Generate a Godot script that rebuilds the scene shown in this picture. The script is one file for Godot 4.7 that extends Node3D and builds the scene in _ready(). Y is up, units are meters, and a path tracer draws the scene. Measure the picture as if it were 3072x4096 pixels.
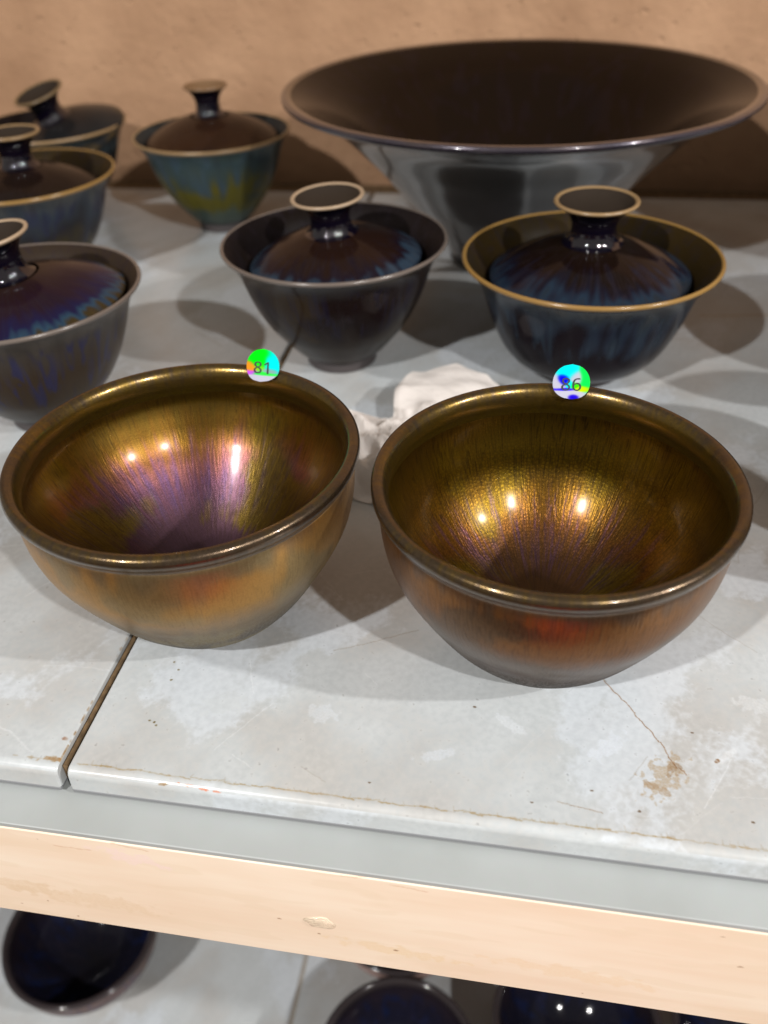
extends Node3D

const SEG := 128
var taken := {}

# ------------------------------------------------------------------ helpers

func numbered(called: String) -> String:
	taken[called] = taken.get(called, 0) + 1
	return called if taken[called] == 1 else "%s_%03d" % [called, taken[called] - 1]

func thing(called: String, label: String, category: String, at := Vector3.ZERO, group := "") -> Node3D:
	var o := Node3D.new()
	o.name = numbered(called)
	add_child(o)
	o.position = at
	tag(o, label, category, group)
	return o

func tag(o: Node, label: String, category: String, group := "") -> void:
	o.set_meta("label", label)
	o.set_meta("category", category)
	if group:
		o.set_meta("group", group)

func part(called: String, mesh: Mesh, mat: Material, parent: Node, at := Vector3.ZERO) -> MeshInstance3D:
	var o := MeshInstance3D.new()
	o.name = called
	o.mesh = mesh
	o.material_override = mat
	o.position = at
	parent.add_child(o, true)
	return o

func lin(r: float, g: float, b: float) -> Color:
	return Color(r, g, b).linear_to_srgb()

func noise(seed_: int, freq := 1.0, kind := FastNoiseLite.TYPE_SIMPLEX_SMOOTH, oct := 1) -> FastNoiseLite:
	var n := FastNoiseLite.new()
	n.seed = seed_
	n.noise_type = kind
	n.frequency = freq
	n.fractal_type = FastNoiseLite.FRACTAL_FBM if oct > 1 else FastNoiseLite.FRACTAL_NONE
	n.fractal_octaves = oct
	return n

# a smooth curve through [r, y] points in millimetres, given in metres
func curve(pts: Array, steps := 5) -> PackedVector2Array:
	var out := PackedVector2Array()
	for i in pts.size() - 1:
		var p0 := Vector2(pts[maxi(i - 1, 0)][0], pts[maxi(i - 1, 0)][1])
		var p1 := Vector2(pts[i][0], pts[i][1])
		var p2 := Vector2(pts[i + 1][0], pts[i + 1][1])
		var p3 := Vector2(pts[mini(i + 2, pts.size() - 1)][0], pts[mini(i + 2, pts.size() - 1)][1])
		for k in steps:
			out.append(p1.cubic_interpolate(p2, p0, p3, float(k) / steps) * 0.001)
	out.append(Vector2(pts[-1][0], pts[-1][1]) * 0.001)
	for i in out.size():
		out[i].x = maxf(out[i].x, 0.0)
	return out

# a turned shape; wob lets it be a little out of round, as hand thrown pots are
func lathe(path: PackedVector2Array, seg := SEG, wob := 0.0, wob_seed := 1) -> ArrayMesh:
	var n := noise(wob_seed, 0.9)
	var lens := PackedFloat32Array([0.0])
	for i in range(1, path.size()):
		lens.append(lens[-1] + path[i].distance_to(path[i - 1]))
	var v := PackedVector3Array()
	var nn := PackedVector3Array()
	var uv := PackedVector2Array()
	var ix := PackedInt32Array()
	for i in path.size():
		var t := (path[mini(i + 1, path.size() - 1)] - path[maxi(i - 1, 0)]).normalized()
		for k in seg + 1:
			var a := TAU * k / seg
			var f := 1.0 + wob * n.get_noise_3d(cos(a), sin(a), path[i].y * 12.0)
			v.append(Vector3(path[i].x * f * sin(a), path[i].y, path[i].x * f * cos(a)))
			nn.append(Vector3(t.y * sin(a), -t.x, t.y * cos(a)).normalized())
			uv.append(Vector2(float(k) / seg, lens[i] / lens[-1]))
	var w := seg + 1
	for i in path.size() - 1:
		for k in seg:
			var a := i * w + k
			ix.append_array([a, a + 1, a + w, a + 1, a + w + 1, a + w])
	return solid(v, nn, uv, ix)

func solid(v: PackedVector3Array, nn: PackedVector3Array, uv: PackedVector2Array, ix: PackedInt32Array) -> ArrayMesh:
	for k in range(0, ix.size(), 3):   # turn every triangle clockwise about its normal
		var c := (v[ix[k + 1]] - v[ix[k]]).cross(v[ix[k + 2]] - v[ix[k]])
		if c.dot(nn[ix[k]] + nn[ix[k + 1]] + nn[ix[k + 2]]) > 0.0:
			var s := ix[k + 1]
			ix[k + 1] = ix[k + 2]
			ix[k + 2] = s
	var arr := []
	arr.resize(Mesh.ARRAY_MAX)
	arr[Mesh.ARRAY_VERTEX] = v
	arr[Mesh.ARRAY_NORMAL] = nn
	arr[Mesh.ARRAY_TEX_UV] = uv
	arr[Mesh.ARRAY_INDEX] = ix
	var m := ArrayMesh.new()
	m.add_surface_from_arrays(Mesh.PRIMITIVE_TRIANGLES, arr)
	return m

# a box with chamfered edges
func slab(lo: Vector3, hi: Vector3, b := 0.001) -> ArrayMesh:
	var st := SurfaceTool.new()
	st.begin(Mesh.PRIMITIVE_TRIANGLES)
	var c := (lo + hi) / 2.0
	var h := (hi - lo) / 2.0
	var corner := func(sx, sy, sz, ax):   # the three chamfer points of a corner
		var p := Vector3(sx * h.x, sy * h.y, sz * h.z)
		for k in 3:
			if k != ax:
				p[k] -= signf(p[k]) * b
		return p + c
	var quad := func(p: Array):
		var nrm: Vector3 = (p[1] - p[0]).cross(p[2] - p[0])
		if nrm.dot((p[0] + p[2]) / 2.0 - c) > 0.0:
			p.reverse()
		nrm = -(p[1] - p[0]).cross(p[2] - p[0]).normalized()
		for k in ([0, 1, 2, 0, 2, 3] if p.size() == 4 else [0, 1, 2]):
			st.set_normal(nrm)
			var q: Vector3 = p[k]
			st.set_uv(Vector2(q.x, -q.y if absf(nrm.z) > 0.6 else q.z))
			st.add_vertex(q)
	for s in [-1, 1]:
		quad.call([corner.call(s, -1, -1, 0), corner.call(s, 1, -1, 0), corner.call(s, 1, 1, 0), corner.call(s, -1, 1, 0)])
		quad.call([corner.call(-1, s, -1, 1), corner.call(1, s, -1, 1), corner.call(1, s, 1, 1), corner.call(-1, s, 1, 1)])
		quad.call([corner.call(-1, -1, s, 2), corner.call(1, -1, s, 2), corner.call(1, 1, s, 2), corner.call(-1, 1, s, 2)])
		for t in [-1, 1]:
			quad.call([corner.call(s, t, -1, 0), corner.call(s, t, 1, 0), corner.call(s, t, 1, 1), corner.call(s, t, -1, 1)])
			quad.call([corner.call(s, -1, t, 0), corner.call(s, 1, t, 0), corner.call(s, 1, t, 2), corner.call(s, -1, t, 2)])
			quad.call([corner.call(-1, s, t, 1), corner.call(1, s, t, 1), corner.call(1, s, t, 2), corner.call(-1, s, t, 2)])
			for w in [-1, 1]:
				quad.call([corner.call(s, t, w, 0), corner.call(s, t, w, 1), corner.call(s, t, w, 2)])
	return st.commit()

func mat(albedo: Color, rough := 0.5, metal := 0.0, spec := 0.5) -> StandardMaterial3D:
	var m := StandardMaterial3D.new()
	m.albedo_color = albedo
	m.roughness = rough
	m.metallic = metal
	m.metallic_specular = spec
	return m

func grad(stops: Array, t: float) -> Color:
	if t <= stops[0][0]:
		return stops[0][1]
	for i in range(1, stops.size()):
		if t <= stops[i][0]:
			return stops[i - 1][1].lerp(stops[i][1], (t - stops[i - 1][0]) / maxf(stops[i][0] - stops[i - 1][0], 1e-5))
	return stops[-1][1]

func sm(a: float, b: float, x: float) -> float:
	return smoothstep(a, b, x)

# A fired glaze on a turned pot: colours that run in the firing (linear values along the wall), broken up by fur-like streaks that follow the wall.
# o: w, h, stops, wob (how far the runs reach), count (streaks round the pot), long (their length), fur, fur_amount, patch, patch_amount, blue, blue_band [from, to], cells
func glaze(seed_: int, o: Dictionary) -> Array:
	var w: int = o.get("w", 512)
	var h: int = o.get("h", 256)
	var run := noise(seed_, 1.0)
	var fur := noise(seed_ + 1, 1.0)
	var big := noise(seed_ + 2, 1.0, FastNoiseLite.TYPE_SIMPLEX_SMOOTH, 2)
	var cell := noise(seed_ + 3, 1.0, FastNoiseLite.TYPE_CELLULAR)
	cell.cellular_return_type = FastNoiseLite.RETURN_DISTANCE2_SUB
	var kr: float = o.get("runs", 40.0) / TAU
	var kf: float = o.get("count", 300.0) / TAU
	var long: float = o.get("long", 9.0)
	var wob: float = o.get("wob", 0.1)
	var fur_c: Color = o.get("fur", Color(0.02, 0.015, 0.02))
	var fur_a: float = o.get("fur_amount", 0.5)
	var patch: Color = o.get("patch", Color.BLACK)
	var patch_a: float = o.get("patch_amount", 0.0)
	var blue: Color = o.get("blue", Color.BLACK)
	var blue_a: float = o.get("blue_amount", 0.0)
	var band: Array = o.get("blue_band", [0.0, 1.0])
	var cells: float = o.get("cells", 0.0)
	var kc: float = o.get("cell_count", 170.0) / TAU
	var cell_band: Array = o.get("cell_band", [0.0, 1.0])
	var line_c: Color = o.get("cell_line", fur_c)
	var speckle: float = o.get("grain", 0.06)
	var relief: float = o.get("fur_relief", 0.22)
	var sides: float = o.get("patch_sides", 0.0)   # pushes the patches to two opposite sides of the pot
	var side_at: float = o.get("patch_turn", 0.0)
	var ramp := PackedColorArray()
	for j in 256:
		ramp.append(grad(o.stops, j / 255.0))
	var lut := srgb_lut()
	var px := PackedByteArray()
	px.resize(w * h * 3)
	var hp := PackedByteArray()
	hp.resize(w * h)
	var rg := RandomNumberGenerator.new()
	rg.seed = seed_
	var grain := PackedFloat32Array()
	for k in 4099:
		grain.append(rg.randf_range(-1.0, 1.0))
	var cs := PackedVector2Array()
	for i in w:
		cs.append(Vector2.from_angle(TAU * i / w))
	var bigs := PackedFloat32Array()   # the slow drift of colour, on a coarse grid
	var runs := PackedFloat32Array()
	bigs.resize(w)
	runs.resize(w)
	var at := 0
	for j in h:
		var v := float(j) / (h - 1)
		var bw := sm(band[0] - 0.06, band[0] + 0.06, v) * (1.0 - sm(band[1] - 0.06, band[1] + 0.06, v)) * blue_a
		var cw := cells * sm(cell_band[0] - 0.12, cell_band[0] + 0.12, v) * (1.0 - sm(cell_band[1] - 0.12, cell_band[1] + 0.12, v))
		if j % 4 == 0:
			for i in w:
				runs[i] = run.get_noise_3d(cs[i].x * kr, cs[i].y * kr, v * 2.0)
				bigs[i] = big.get_noise_3d(cs[i].x * 1.3, cs[i].y * 1.3, v * 2.5) - sides * cos(2.0 * (TAU * i / w - side_at)) if i % 4 == 0 else bigs[i - 1]
		for i in w:
			var p := cs[i]
			var r := runs[i]
			var b := bigs[i]
			var f := fur.get_noise_3d(p.x * kf, p.y * kf, v * long + r * 1.5)
			var c := ramp[clampi(int((v + wob * (r * 0.7 + b * 0.8)) * 255.0), 0, 255)]
			if patch_a > 0.0 and b + r * 0.15 > 0.05:
				c = c.lerp(patch, patch_a * minf((b + r * 0.15 - 0.05) * 3.3, 1.0))
			if bw > 0.01:
				c = c.lerp(blue, bw * smoothstep(0.05, 0.55, f * 0.6 + r * 0.7))
			if f + b * 0.35 > 0.15:
				c = c.lerp(fur_c, fur_a * minf((f + b * 0.35 - 0.15) * 2.0, 1.0))
			var ht := 0.5 + relief * f
			if cw > 0.01:
				var d := cell.get_noise_3d(p.x * kc, p.y * kc, v * kc * 1.7)   # -1 on the borders between two cells
				ht += cw * 0.35 * clampf(d + 0.75, -0.3, 0.5)
				c = c.lerp(line_c, 0.55 * cw * clampf((-0.72 - d) * 3.6, 0.0, 1.0))
			var g := grain[(at * 7 + j * 13) % 4099]
			var q := (1.0 + speckle * g) * 1023.0
			px[at * 3] = lut[mini(int(c.r * q), 1023)]
			px[at * 3 + 1] = lut[mini(int(c.g * q), 1023)]
			px[at * 3 + 2] = lut[mini(int(c.b * q), 1023)]
			hp[at] = clampi(int((ht + 0.03 * g) * 255.0), 0, 255)
			at += 1
	return [ImageTexture.create_from_image(Image.create_from_data(w, h, false, Image.FORMAT_RGB8, px)), ImageTexture.create_from_image(Image.create_from_data(w, h, false, Image.FORMAT_L8, hp))]

var the_lut := PackedByteArray()

func srgb_lut() -> PackedByteArray:
	if the_lut.is_empty():
		for k in 1025:
			the_lut.append(int(lin1(k / 1024.0) * 255.0))
	return the_lut

func lin1(x: float) -> float:
	return 1.055 * pow(x, 1.0 / 2.4) - 0.055 if x > 0.0031308 else x * 12.92

func glazed(seed_: int, rough: float, metal: float, coat: float, relief: float, o: Dictionary) -> StandardMaterial3D:
	var t := glaze(seed_, o)
	var m := mat(Color.WHITE, rough, metal)
	m.albedo_texture = t[0]
	if relief > 0.0:
		m.heightmap_enabled = true
		m.heightmap_texture = t[1]
		m.heightmap_scale = relief
	if coat > 0.0:
		m.clearcoat_enabled = true
		m.clearcoat = coat
		m.clearcoat_roughness = o.get("coat_rough", 0.05)
	return m

# the lustre of the outer walls ends above a dull, pebbled skirt round the foot
func skirted(m: StandardMaterial3D, metal: float, rough: float) -> StandardMaterial3D:
	var im := Image.create(64, 128, false, Image.FORMAT_RGB8)
	var n := noise(7, 0.3)
	for j in 128:
		for i in 64:
			var k := smoothstep(0.22, 0.62, j / 127.0 + 0.05 * n.get_noise_2d(i, j * 0.3))
			im.set_pixel(i, j, Color(metal * k, lerpf(0.72, rough, k), 0))
	var t := ImageTexture.create_from_image(im)
	m.metallic = 1.0
	m.metallic_texture = t
	m.metallic_texture_channel = BaseMaterial3D.TEXTURE_CHANNEL_RED
	m.roughness = 1.0
	m.roughness_texture = t
	m.roughness_texture_channel = BaseMaterial3D.TEXTURE_CHANNEL_GREEN
	m.metallic_specular = 0.3
	return m

# ------------------------------------------------------------------ the two golden bowls

const BOWL_FOOT := [[17, 1.2], [18.5, 0], [20, 0], [20.8, 1], [21, 5.5], [23.2, 6.4]]
const BOWL_OUT := [[23.2, 6.4], [26.6, 7.2], [30.8, 10.2], [34.9, 15], [38.8, 20], [42.1, 25], [45.1, 30], [48.0, 35], [50.7, 40], [53.2, 45], [55.2, 50], [56.5, 55], [57.3, 60], [57.7, 65], [57.8, 69], [57.6, 71]]
const BOWL_RIM := [[57.6, 71], [58.2, 72.4], [59.4, 74.2], [60, 75.8], [59.9, 77.2], [59.2, 78.2], [57.8, 78.7], [56.3, 78.1], [55.1, 76.5], [54.4, 74.2], [54.3, 71.8], [54.8, 69.6], [55.2, 67.6]]
const BOWL_IN := [[55.2, 67.6], [55.0, 64.5], [54.0, 59.5], [52, 53], [49.9, 46.5], [46.9, 41], [43.3, 36], [39, 31], [33.6, 26], [27, 21], [19, 16.4], [10.5, 13.8], [4, 12.7], [0, 12.5]]
const BOWL_IN_OPEN := [[55.2, 67.6], [55.0, 64.5], [53.9, 61.2], [52.0, 57], [49.7, 52.5], [46.8, 48], [43.2, 43.5], [38.8, 38.2], [33.6, 32.5], [27.6, 26.6], [20.8, 21], [13, 16.4], [6, 13.6], [0, 12.8]]

func scaled(pts: Array, kx: float, ky: float) -> Array:
	return pts.map(func(p): return [p[0] * kx, p[1] * ky])

func golden_bowl(at: Vector3, k: float, label: String, m_out: Material, m_in: Material, m_rim: Material, m_foot: Material, seed_: int, ky := 1.0) -> Node3D:
	var t := thing("tea_bowl", label, "tea bowl", at, "tea bowls with a metallic golden glaze" if seed_ < 50 else "dark tea bowls on the lower shelf")
	part("foot_ring", lathe(curve(scaled(BOWL_FOOT, k, ky)), SEG), m_foot, t)
	part("outer_wall", lathe(curve(scaled(BOWL_OUT, k, ky)), SEG, 0.006, seed_), m_out, t)
	part("rim", lathe(curve(scaled(BOWL_RIM, k, ky), 6), SEG, 0.006, seed_), m_rim, t)
	part("inner_wall", lathe(curve(scaled(BOWL_IN_OPEN if seed_ == 3 else BOWL_IN, k, ky)), SEG, 0.006, seed_), m_in, t)
	return t

# a round foil sticker, creased where its lower third lies on the lip
func sticker(bowl: Node3D, at: Vector3, turn: float, lean: float, tex: Texture2D, digits: String) -> void:
	var root := Node3D.new()
	root.name = "number_sticker"
	bowl.add_child(root)
	root.position = at
	root.rotation = Vector3(lean, turn, 0)
	root.set_meta("label", "round rainbow foil sticker printed with the number " + digits)
	var rad := 0.0068
	var v := PackedVector3Array()
	var nn := PackedVector3Array()
	var uv := PackedVector2Array()
	var ix := PackedInt32Array()
	var rows := 24
	for side in 2:
		var first := v.size()
		for j in rows + 1:
			var y := -1.0 + 2.0 * j / rows
			var half := sqrt(maxf(0.0, 1.0 - y * y))
			var bend := maxf(0.0, -0.42 - y)
			for i in rows + 1:
				var x := (-1.0 + 2.0 * i / rows) * half
				v.append(Vector3(x, y + bend * 0.22, bend * 0.55 - 0.02 * x * x - side * 0.02) * rad)
				nn.append(Vector3(0, 0.55 if bend > 0.0 else 0.0, 1).normalized() * (1 if side == 0 else -1))
				uv.append(Vector2(x * 0.5 + 0.5, 0.5 - y * 0.5))
		for j in rows:
			for i in rows:
				var a := first + j * (rows + 1) + i
				ix.append_array([a, a + 1, a + rows + 1, a + 1, a + rows + 2, a + rows + 1])
	var m := mat(Color.WHITE, 0.6, 0.0, 0.1)
	m.albedo_texture = tex
	part("foil_disc", solid(v, nn, uv, ix), m, root)
	var tm := TextMesh.new()
	var f := SystemFont.new()
	f.font_names = PackedStringArray(["Droid Sans"])
	tm.font = f
	tm.text = digits
	tm.font_size = 64
	tm.pixel_size = 0.0056 / 64.0
	tm.depth = 0.00008
	tm.curve_step = 0.4
	var d := part("printed_number", tm, mat(Color(0.12, 0.14, 0.15), 0.6), root, Vector3(0, -0.0006, 0.00012))
	d.scale = Vector3(1.12, 1, 1)

func foil(seed_: int, blobs: Array, base: Color) -> ImageTexture:
	var w := 192
	var im := Image.create(w, w, false, Image.FORMAT_RGB8)
	for j in w:
		for i in w:
			var p := Vector2(i, j) / w
			var c := base
			var sum := 0.02
			var acc := Vector3(base.r, base.g, base.b) * sum
			for b in blobs:
				var g: float = exp(-pow((p.x - b[0]) / b[2], 2.0) - pow((p.y - b[1]) / b[3], 2.0)) * b[5]
				g *= g
				acc += Vector3(b[4].r, b[4].g, b[4].b) * g
				sum += g
			c = Color(acc.x / sum, acc.y / sum, acc.z / sum) * 0.84
			im.set_pixel(i, j, c)
	return ImageTexture.create_from_image(im)

# ------------------------------------------------------------------ lidded cups

const CUP_FOOT := [[17, 2], [18, 0.4], [19.2, 0], [20.4, 0.6], [20.6, 4], [21, 6.6], [22.2, 7.4]]
const CUP_OUT := [[22.2, 7.4], [24.2, 8.4], [27, 11], [30.6, 15], [34.6, 19.8], [38.4, 24.6], [41.6, 29.5], [44.4, 34.6], [46.8, 39.6], [49, 45], [50.8, 50], [52.4, 55], [54, 59.6], [56, 63.6], [58.6, 67.2], [60.8, 69.4]]
const CUP_RIM := [[60.8, 69.4], [61.7, 70.2], [62.1, 71], [61.7, 71.9], [60.9, 72.1], [60.2, 71.6]]
const CUP_IN := [[60.2, 71.6], [57, 68.6], [54.2, 65], [52.2, 61.4], [50.4, 57], [48.6, 51.5], [45, 42], [39, 31], [30, 20], [18, 12.5], [0, 10.5]]
const WIDE_FOOT := [[20, 2], [21.2, 0.4], [23, 0], [24.4, 0.6], [24.8, 4], [25.4, 5.6], [27, 6.2]]
const WIDE_OUT := [[27, 6.2], [30.5, 7.2], [35, 9.2], [38.8, 12], [42, 15.6], [45, 20], [47.6, 25], [49.8, 30], [51.8, 35], [53.5, 40], [55, 45], [56.6, 50], [58.6, 54.6], [61.4, 59], [64.4, 62.6], [66.2, 64.3]]
const WIDE_RIM := [[66.2, 64.3], [67.1, 65], [67.6, 65.9], [67.2, 66.9], [66.3, 67.2], [65.4, 66.6]]
const WIDE_IN := [[65.4, 66.6], [62.2, 64], [58.6, 60], [56.2, 56], [54.2, 51.5], [52, 45], [48, 35], [42, 24], [32, 15], [18, 10.5], [0, 9.5]]
const LID := [[47, -1.6], [48.6, -1.2], [49.2, 0], [48.6, 1.4], [46, 3.4], [41, 6.4], [34, 10], [26, 13.4], [19, 15.6], [14.2, 16.8]]
const KNOB := [[14.2, 16.8], [12.2, 18], [10.9, 20.2], [10.3, 23], [10.4, 26], [11.4, 29], [13.4, 31.8], [16, 34], [18, 35.2]]
const KNOB_RIM := [[18, 35.2], [18.9, 35.8], [19.2, 36.5], [18.7, 37.2], [17.8, 37.2], [17, 36.6]]
const KNOB_IN := [[17, 36.6], [15, 35], [12, 33.2], [7, 31.8], [0, 31.4]]

func lidded_cup(at: Vector3, label: String, m: Dictionary, wide := false, k := 1.0, lid_k := 1.0, lid_y := 0.0595, tilt := Vector3.ZERO, shift := Vector3.ZERO, knob_k := 1.0, ky := 1.0) -> Node3D:
	var t := thing("lidded_cup", label, "lidded cup", at, "dark glazed lidded cups on the upper shelf")
	part("foot_ring", lathe(curve(scaled(WIDE_FOOT if wide else CUP_FOOT, k, ky), 3), 96), m.foot, t)
	part("outer_wall", lathe(curve(scaled(WIDE_OUT if wide else CUP_OUT, k, ky), 4), 96), m.out, t)
	part("rim", lathe(curve(scaled(WIDE_RIM if wide else CUP_RIM, k, ky), 4), 96), m.rim, t)
	part("inner_wall", lathe(curve(scaled(WIDE_IN if wide else CUP_IN, k, ky), 3), 96), m.inner, t)
	var lid := part("lid", lathe(curve(scaled(LID, lid_k, lid_k), 4), 96), m.lid, t, Vector3(0, lid_y, 0) + shift)
	lid.rotation = tilt
	part("knob", lathe(curve(scaled(KNOB, knob_k, lid_k), 5), 64), m.knob, lid)
	part("knob_rim", lathe(curve(scaled(KNOB_RIM, knob_k, lid_k), 4), 64), m.knob_rim, lid)
	part("knob_hollow", lathe(curve(scaled(KNOB_IN, knob_k, lid_k), 4), 64), m.knob_in, lid)
	return t

# ------------------------------------------------------------------ tiles

var tile_relief: Texture2D

# a floor tile used as a shelf top: flat face, rounded front edge, plain grey side
func tile_mesh(x0: float, x1: float, deep: float) -> ArrayMesh:
	var path := PackedVector2Array()   # (z, y)
	var nrm := PackedVector2Array()
	for i in 13:
		path.append(Vector2(-deep + (deep - 0.0032) * i / 12.0, 0))
		nrm.append(Vector2(0, 1))
	for i in 9:
		var a := PI / 2 * i / 8.0
		path.append(Vector2(-0.0032 + 0.0032 * sin(a), -0.0032 + 0.0032 * cos(a)))
		nrm.append(Vector2(sin(a), cos(a)))
	path.append(Vector2(0.0004, -0.0088))
	nrm.append(Vector2(1, 0))
	path.append(Vector2(-0.0006, -0.0092))
	nrm.append(Vector2(0, -1))
	var v := PackedVector3Array()
	var nn := PackedVector3Array()
	var uv := PackedVector2Array()
	var ix := PackedInt32Array()
	var cuts := [[x0, 0.0007, -0.7], [x0 + 0.0003, 0.0002, -0.45], [x0 + 0.0009, 0.0, 0.0], [x1 - 0.0009, 0.0, 0.0], [x1 - 0.0003, 0.0002, 0.45], [x1, 0.0007, 0.7]]
	for c in cuts:
		var s := 0.0
		for i in path.size():
			if i > 0:
				s += path[i].distance_to(path[i - 1])
			v.append(Vector3(c[0], path[i].y - c[1] * nrm[i].y, path[i].x - c[1] * nrm[i].x))
			nn.append(Vector3(c[2], nrm[i].y, nrm[i].x).normalized())
			uv.append(Vector2((c[0] - x0) / 0.6, s / 0.6))
	var w := path.size()
	for c in cuts.size() - 1:
		for i in w - 1:
			var a := c * w + i
			ix.append_array([a, a + 1, a + w, a + 1, a + w + 1, a + w])
	for e in 2:   # the two cut sides
		var first := v.size()
		var c = cuts[0] if e == 0 else cuts[-1]
		for i in w:
			for low in 2:
				v.append(Vector3(c[0], -0.0092 if low else path[i].y - c[1] * nrm[i].y, path[i].x - c[1] * nrm[i].x))
				nn.append(Vector3(-1 if e == 0 else 1, 0, 0))
				uv.append(Vector2(path[i].x, 0.015 * low))
		for i in w - 1:
			var a := first + i * 2
			ix.append_array([a, a + 1, a + 2, a + 1, a + 3, a + 2])
	return solid(v, nn, uv, ix)

# White glazed floor tile with years of wear: rubbed clean patches, grey scuffs, specks, scratches. marks: things that the photograph shows where they are.
func tile_texture(seed_: int, w: int, x0: float, marks: Array) -> ImageTexture:
	var dirt := noise(seed_, 8.0 / w, FastNoiseLite.TYPE_SIMPLEX_SMOOTH, 5).get_image(w, w, false, false, false).get_data()
	var n2 := noise(seed_ + 1, 6.0 / w, FastNoiseLite.TYPE_SIMPLEX_SMOOTH, 4)
	n2.domain_warp_enabled = true
	n2.domain_warp_amplitude = w * 0.05
	n2.domain_warp_frequency = 8.0 / w
	var clean := n2.get_image(w, w, false, false, false).get_data()
	var fine := noise(seed_ + 2, 160.0 / w, FastNoiseLite.TYPE_SIMPLEX_SMOOTH, 3).get_image(w, w, false, false, false).get_data()
	var wisp := noise(seed_ + 4, 30.0 / w, FastNoiseLite.TYPE_SIMPLEX_SMOOTH, 4).get_image(w, w / 4 + 1, false, false, false).get_data()
	var px := PackedByteArray()
	px.resize(w * w * 3)
	var lut := srgb_lut()
	var ground := PackedColorArray()   # from rubbed grey to scuffed beige
	var fresh := PackedFloat32Array()
	for k in 256:
		var d := k / 127.5 - 1.0
		ground.append(Color(0.482 - 0.02 * d, 0.508 - 0.026 * d, 0.518 - 0.034 * d).lerp(Color(0.435, 0.430, 0.418), clampf((d + 0.15) * 2.0, 0.0, 1.0) * 0.75))
		fresh.append(clampf((d - 0.10) * 5.0, 0.0, 1.0) * 0.75)
	var pale := Color(0.535, 0.575, 0.615)
	for k in w * w:
		var f: int = fine[k]
		var row := k / w
		var wi: int = wisp[(row / 4) * w + (k + row / 2) % w]   # wiping marks, all drawn the same way
		var c := ground[clampi(dirt[k] + (f - 128) / 4, 0, 255)].lerp(pale, fresh[clampi(clean[k] + (f - 128) / 8 + (wi - 128) / 5, 0, 255)])
		var q := 1024.0 * (1.0 + (f - 128) * 0.0008 + (wi - 128) * 0.0004)
		if f > 200:   # pinholes and worked in dirt
			q *= 1.0 - (f - 200) * 0.012
		px[k * 3] = lut[int(c.r * q)]
		px[k * 3 + 1] = lut[int(c.g * q)]
		px[k * 3 + 2] = lut[int(c.b * q)]
	var im := Image.create_from_data(w, w, false, Image.FORMAT_RGB8, px)
	var rg := RandomNumberGenerator.new()
	rg.seed = seed_
	for k in 170:   # scratches: pale and dark
		var p := Vector2(rg.randf() * w, w * (0.45 + 0.55 * rg.randf()))
		var dir := Vector2.from_angle(rg.randf_range(-0.5, 0.9) + (PI / 2 if rg.randf() < 0.35 else 0.0))
		var c := Color(0.9, 0.91, 0.92) if rg.randf() < 0.75 else Color(0.45, 0.38, 0.3)
		stroke(im, p, p + dir * rg.randf_range(8, 60) * w / 1024.0, 0.7, c, rg.randf_range(0.06, 0.26), rg)
	for m in marks:
		var pts: Array = m.pts.map(func(q): return Vector2((q[0] - x0) / 0.6 * w, (q[1] + 0.6) / 0.6 * w))
		if m.kind == "line":
			for n in pts.size() - 1:
				stroke(im, pts[n], pts[n + 1], m.size * w / 600.0, m.color, m.amount, rg)
		else:
			blot(im, pts[0], Vector2(m.size[0], m.size[1]) * w / 600.0, m.get("turn", 0.0), m.color, m.amount, m.get("rag", 0.5), seed_ + int(pts[0].x))
	return ImageTexture.create_from_image(im)

func stroke(im: Image, a: Vector2, b: Vector2, half: float, c: Color, amount: float, rg: RandomNumberGenerator) -> void:
	var steps := int(a.distance_to(b) * 1.5) + 2
	var side := (b - a).orthogonal().normalized()
	var off := 0.0
	for k in steps:
		off = clampf(off + rg.randf_range(-0.35, 0.35), -1.5, 1.5)
		var p := a.lerp(b, float(k) / steps) + side * off
		var rr := half * rg.randf_range(0.5, 1.1)
		for y in range(int(p.y - rr - 1), int(p.y + rr + 2)):
			for x in range(int(p.x - rr - 1), int(p.x + rr + 2)):
				if x < 0 or y < 0 or x >= im.get_width() or y >= im.get_height():
					continue
				var t := clampf(rr + 0.5 - p.distance_to(Vector2(x, y)), 0.0, 1.0) * amount * rg.randf_range(0.5, 1.0)
				if t > 0.0:
					im.set_pixel(x, y, im.get_pixel(x, y).lerp(c, t))

func blot(im: Image, at: Vector2, size: Vector2, turn: float, c: Color, amount: float, rag: float, seed_: int) -> void:
	var n := noise(seed_, 0.07, FastNoiseLite.TYPE_SIMPLEX_SMOOTH, 3)
	var reach := int(maxf(size.x, size.y) * 1.7) + 1
	for y in range(maxi(0, int(at.y) - reach), mini(im.get_height(), int(at.y) + reach)):
		for x in range(maxi(0, int(at.x) - reach), mini(im.get_width(), int(at.x) + reach)):
			var q := (Vector2(x, y) - at).rotated(-turn) / size
			var t := clampf((1.0 - q.length() + rag * n.get_noise_2d(x, y) * 1.6) * 3.5, 0.0, 1.0) * amount * (0.75 + 0.5 * n.get_noise_2d(x * 4.0, y * 4.0))
			if t > 0.0:
				im.set_pixel(x, y, im.get_pixel(x, y).lerp(c, clampf(t, 0, 1)))

# ------------------------------------------------------------------ lamps

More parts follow.
